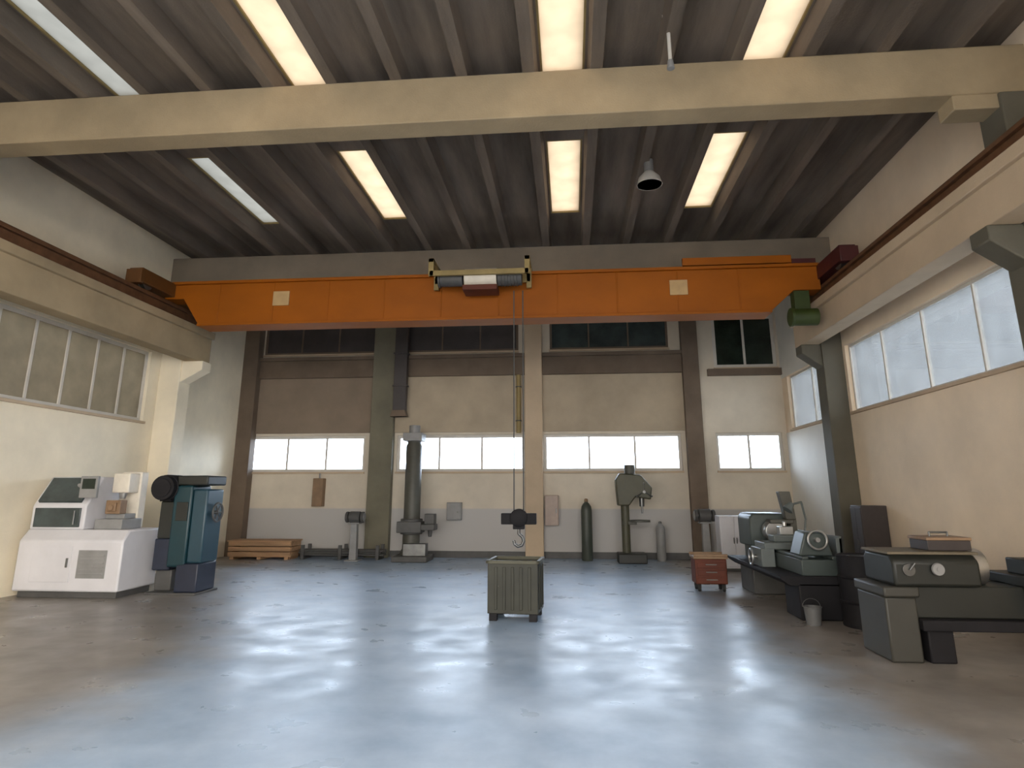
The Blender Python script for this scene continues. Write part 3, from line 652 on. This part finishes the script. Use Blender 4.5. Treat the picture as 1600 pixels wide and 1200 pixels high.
dm = thing('oil_drum', 'black ribbed steel drum between the two lathes', 'drum', (3.62, 8.85, 0))
MB().lathe([(0.0, 0.02), (0.27, 0.02), (0.285, 0.0), (0.29, 0.02), (0.285, 0.05), (0.285, 0.27), (0.30, 0.29), (0.285, 0.31), (0.285, 0.56), (0.30, 0.58), (0.285, 0.60), (0.285, 0.80), (0.292, 0.83), (0.285, 0.84), (0.27, 0.82), (0.0, 0.82)], (0, 0, 0), 'Z', 40).build('drum_body', M['black'], dm, 0)
MB().cyl((0.16, 0.05, 0.82), (0.16, 0.05, 0.838), 0.035).build('bung', M['dsteel'], dm, 0.002)
MB().cyl((-0.17, -0.03, 0.82), (-0.17, -0.03, 0.836), 0.02).build('bung', M['dsteel'], dm, 0.002)

gl2 = thing('lathe', 'dark green lathe with grey end cabinet at the right edge', 'lathe', (4.28, 7.35, 0))
MB().box(-1.22, -0.92, -0.30, 0.34, 0, 0.60).box(-1.24, -0.90, -0.34, 0.36, 0.60, 0.70).build('end_cabinet', M['cabinet_grey'], gl2, 0.02)
MB().box(-0.86, -0.62, -0.30, 0.30, 0, 0.34).build('leg', M['black'], gl2, 0.015)
MB().box(0.42, 0.70, -0.30, 0.30, 0, 0.34).build('leg', M['black'], gl2, 0.015)
MB().box(-0.92, 0.76, -0.36, 0.38, 0.30, 0.40).build('chip_tray', M['black'], gl2, 0.01)
MB().box(-0.92, 0.76, -0.26, 0.26, 0.40, 0.70).build('bed', M['dteal'], gl2, 0.015)
MB().prism([(-0.34, 0.70), (0.34, 0.70), (0.34, 0.94), (0.26, 1.0), (-0.26, 1.0), (-0.34, 0.94)], 'X', -1.12, -0.30).build('headstock', M['dteal'], gl2, 0.03)
MB().box(-1.14, -0.28, -0.30, 0.30, 1.0, 1.025).build('top_tray', M['tray_tan'], gl2, 0.004)
MB().lathe([(0.02, 0.0), (0.055, 0.0), (0.06, 0.02), (0.045, 0.05), (0.0, 0.055)], (-0.72, -0.395, 0.87), 'Y').cyl((-0.72, -0.40, 0.87), (-0.72, -0.34, 0.87), 0.02).build('speed_knob', M['grey'], gl2, 0, 'pale grey round speed knob')
MB().cyl((-0.98, -0.36, 0.86), (-0.98, -0.34, 0.86), 0.06).tube([(-0.98, -0.37, 0.86), (-0.93, -0.39, 0.93)], 0.01).build('lever', M['dsteel'], gl2, 0.003)
MB().lathe([(0.06, 0.16), (0.17, 0.16), (0.18, 0.13), (0.18, 0.0), (0.10, -0.02)], (-0.28, 0, 0.86), 'X').build('chuck', M['steel'], gl2, 0.004)
MB().box(0.1, 0.55, -0.42, 0.32, 0.70, 0.80).box(0.1, 0.55, -0.44, -0.27, 0.44, 0.72).box(0.2, 0.42, -0.2, 0.1, 0.80, 0.95).build('carriage', M['dteal'], gl2, 0.012)
tbx = thing('toolbox', 'dark brown box lying on top of the dark green lathe', 'box', (3.90, 7.36, 1.028))
MB().box(-0.30, 0.12, -0.18, 0.18, 0, 0.10).build('box_body', M['mauve'], tbx, 0.006)
MB().box(-0.31, 0.13, -0.19, 0.19, 0.10, 0.13).build('lid', M['brown'], tbx, 0.006)
MB().tube([(-0.18, 0, 0.13), (-0.18, 0, 0.17), (0.0, 0, 0.17), (0.0, 0, 0.13)], 0.01).build('handle', M['dsteel'], tbx, 0)

# pale rag bucket by the lathe foot
bk = thing('bucket', 'small grey bucket on the floor between lathe and drum', 'bucket', (2.98, 8.9, 0))
MB().lathe([(0.0, 0.0), (0.085, 0.0), (0.105, 0.20), (0.112, 0.205), (0.112, 0.215), (0.10, 0.215), (0.082, 0.015), (0.0, 0.015)], (0, 0, 0)).build('pail', M['bucket'], bk, 0)
MB().tube([(0.11*math.cos(R(a)), 0.03, 0.205+0.11*math.sin(R(a))*0.9) for a in range(0, 181, 20)], 0.004, 6).build('handle', M['dsteel'], bk, 0)

# hanging lamps (unlit)
def lamp(x, y, zb, label):
    t = thing('pendant_lamp', label, 'lamp', (x, y, zb))
    MB().cyl((0, 0, 0.42), (0, 0, ZS-zb), 0.014, seg=10).build('hanging_rod', M['grey'], t, 0)
    MB().lathe([(0.20, 0.0), (0.205, 0.0), (0.17, 0.12), (0.08, 0.22), (0.07, 0.22), (0.16, 0.115), (0.195, 0.0)], (0, 0, 0), 'Z').build('lamp_shade', M['frame_w'], t, 0)
    MB().cyl((0, 0, 0.20), (0, 0, 0.44), 0.075).build('ballast_housing', M['grey'], t, 0.008)
    MB().sph((0, 0, 0.10), 0.07, (1, 1, 1.2)).build('bulb', M['pale'], t, 0)
cd2 = thing('hanging_conduit', 'pale conduit pipe hanging from the roof in front of big beam', 'conduit', (1.24, 6.55, 6.33))
MB().cyl((0, 0, 0.1), (0, 0, ZS-6.33), 0.022, seg=12).build('pipe', M['frame_w'], cd2, 0)
MB().cyl((0, 0, 0), (0, 0, 0.11), 0.045, 0.03).build('end_fitting', M['grey'], cd2, 0.004)
MB().cyl((0, 0, ZS-6.33-0.03), (0, 0, ZS-6.33), 0.06).build('ceiling_rose', M['frame_w'], cd2, 0.003)
lamp(1.36, 9.6, 6.42, 'grey pendant lamp hanging between two roof lights above the crane')

# ------------------------------------------------------------------ trees outside the side windows
def tree(x, y, h, rad, m, label, dens, zc0):
    t = thing('tree', label, 'tree', (x, y, -0.26))
    tk = MB().cyl((0, 0, 0), (0.05, 0.05, h*0.55), 0.16, 0.09, 12)
    for a in range(0, 360, 60):
        tk.cyl((0.03, 0.03, h*0.4), (rad*0.6*math.cos(R(a)), rad*0.6*math.sin(R(a)), h*(0.62+0.1*math.sin(a))), 0.05, 0.02, 8)
    tk.build('trunk', M['bark'], t, 0)
    bm = bmesh.new()
    for i in range(dens):       # leaf clumps with gaps of sky between them
        while True:
            p = Vector((random.uniform(-1, 1), random.uniform(-1, 1), random.uniform(-1, 1)))
            if 0.2 < p.length < 1: break
        c0 = Vector((p.x*rad, p.y*rad, zc0 + (h-zc0)/2*(1+p.z))); cr_ = random.uniform(0.16, 0.34)
        for j in range(34):
            c = c0 + Vector((random.gauss(0, 1), random.gauss(0, 1), random.gauss(0, 0.8)))*cr_*0.6
            s = random.uniform(0.05, 0.11)
            q = Matrix.Rotation(random.uniform(0, 6.28), 3, 'Z') @ Matrix.Rotation(random.uniform(-1.2, 1.2), 3, 'X')
            vs = [bm.verts.new(c + q @ Vector(k)*s) for k in ((-0.5, 0, 0), (0, -0.9, 0.1), (0.5, 0, 0.0), (0, 0.9, 0.1))]
            bm.faces.new(vs)
    me = bpy.data.meshes.new('foliage'); bm.to_mesh(me); bm.free(); me.materials.append(M[m])
    o = bpy.data.objects.new('foliage', me); COL.objects.link(o); o.parent = t
for i, (y, hh) in enumerate(((8.2, 6.4), (10.3, 7.2), (12.4, 6.2), (14.6, 7.2))):
    tree(-11.2 if i % 2 == 0 else -14.0, y, hh, 1.15, 'leaf_pale', 'leafy tree outside the left windows, %s' % ['nearest the viewer', 'second from the viewer', 'third from the viewer', 'farthest from the viewer'][i], 110, 1.7)
for i, (y, hh) in enumerate(((16.6, 6.0), (20.2, 6.6), (24.0, 6.6))):
    tree(10.6+0.3*i, y, hh, 1.4, 'leaf_pale', 'thin leafy tree outside the right windows, %s' % ['nearest the viewer', 'in the middle of three', 'farthest from the viewer'][i], 60, 3.6)

# ------------------------------------------------------------------ sky, camera, view
wd = bpy.data.worlds.new('sky'); S.world = wd; wd.use_nodes = True
N = wd.node_tree.nodes; L = wd.node_tree.links
bg = N['Background']
tc = N.new('ShaderNodeTexCoord'); sx = N.new('ShaderNodeSeparateXYZ'); L.new(tc.outputs['Generated'], sx.inputs[0])
mr = N.new('ShaderNodeMapRange'); mr.interpolation_type = 'SMOOTHSTEP'
mr.inputs['From Min'].default_value = 0.1; mr.inputs['From Max'].default_value = 1.0
mr.inputs['To Min'].default_value = 1.75; mr.inputs['To Max'].default_value = 4.6
L.new(sx.outputs['Y'], mr.inputs['Value'])
rp = N.new('ShaderNodeValToRGB'); rp.color_ramp.elements[0].color = (1.02, 0.96, 0.88, 1); rp.color_ramp.elements[1].color = (0.82, 0.94, 1.12, 1)
rp.color_ramp.elements[0].position = 0.25; rp.color_ramp.elements[1].position = 0.75
mz = N.new('ShaderNodeMath'); mz.operation = 'MULTIPLY_ADD'; mz.inputs[1].default_value = 0.5; mz.inputs[2].default_value = 0.5; L.new(sx.outputs['Y'], mz.inputs[0]); L.new(mz.outputs[0], rp.inputs[0])
L.new(rp.outputs[0], bg.inputs['Color']); mrx = N.new('ShaderNodeMapRange'); mrx.interpolation_type = 'SMOOTHSTEP'   # the sky is brighter on the sun's side, to the right
mrx.inputs['From Min'].default_value = -0.1; mrx.inputs['From Max'].default_value = 1.0; mrx.inputs['To Min'].default_value = 1.0; mrx.inputs['To Max'].default_value = 2.6
L.new(sx.outputs['X'], mrx.inputs['Value'])
st = N.new('ShaderNodeMath'); st.operation = 'MULTIPLY'; L.new(mr.outputs[0], st.inputs[0]); L.new(mrx.outputs[0], st.inputs[1])
L.new(st.outputs[0], bg.inputs['Strength'])

cam = bpy.data.cameras.new('camera'); co = bpy.data.objects.new('camera', cam); COL.objects.link(co)
P, YAW = R(13.6), R(5.15)
fw = Vector((-math.sin(YAW)*math.cos(P), math.cos(YAW)*math.cos(P), math.sin(P)))
co.location = (0, 0, 1.6); co.rotation_euler = fw.to_track_quat('-Z', 'Y').to_euler()
cam.sensor_fit = 'HORIZONTAL'; cam.sensor_width = 36; cam.lens = 36*1000/1600
cam.shift_y = (528-600)/1600*1.0     # the optical axis of the photograph sits a little above the frame's middle
cam.clip_start = 0.05; cam.clip_end = 300
S.camera = co
S.view_settings.view_transform = 'Standard'; S.view_settings.look = 'None'
S.view_settings.gamma = 1; S.view_settings.use_curve_mapping = False
S.view_settings.exposure = 1.5
S.cycles.use_denoising = True
S.cycles.max_bounces = 10; S.cycles.diffuse_bounces = 6; S.cycles.transparent_max_bounces = 12
S.cycles.sample_clamp_indirect = 8
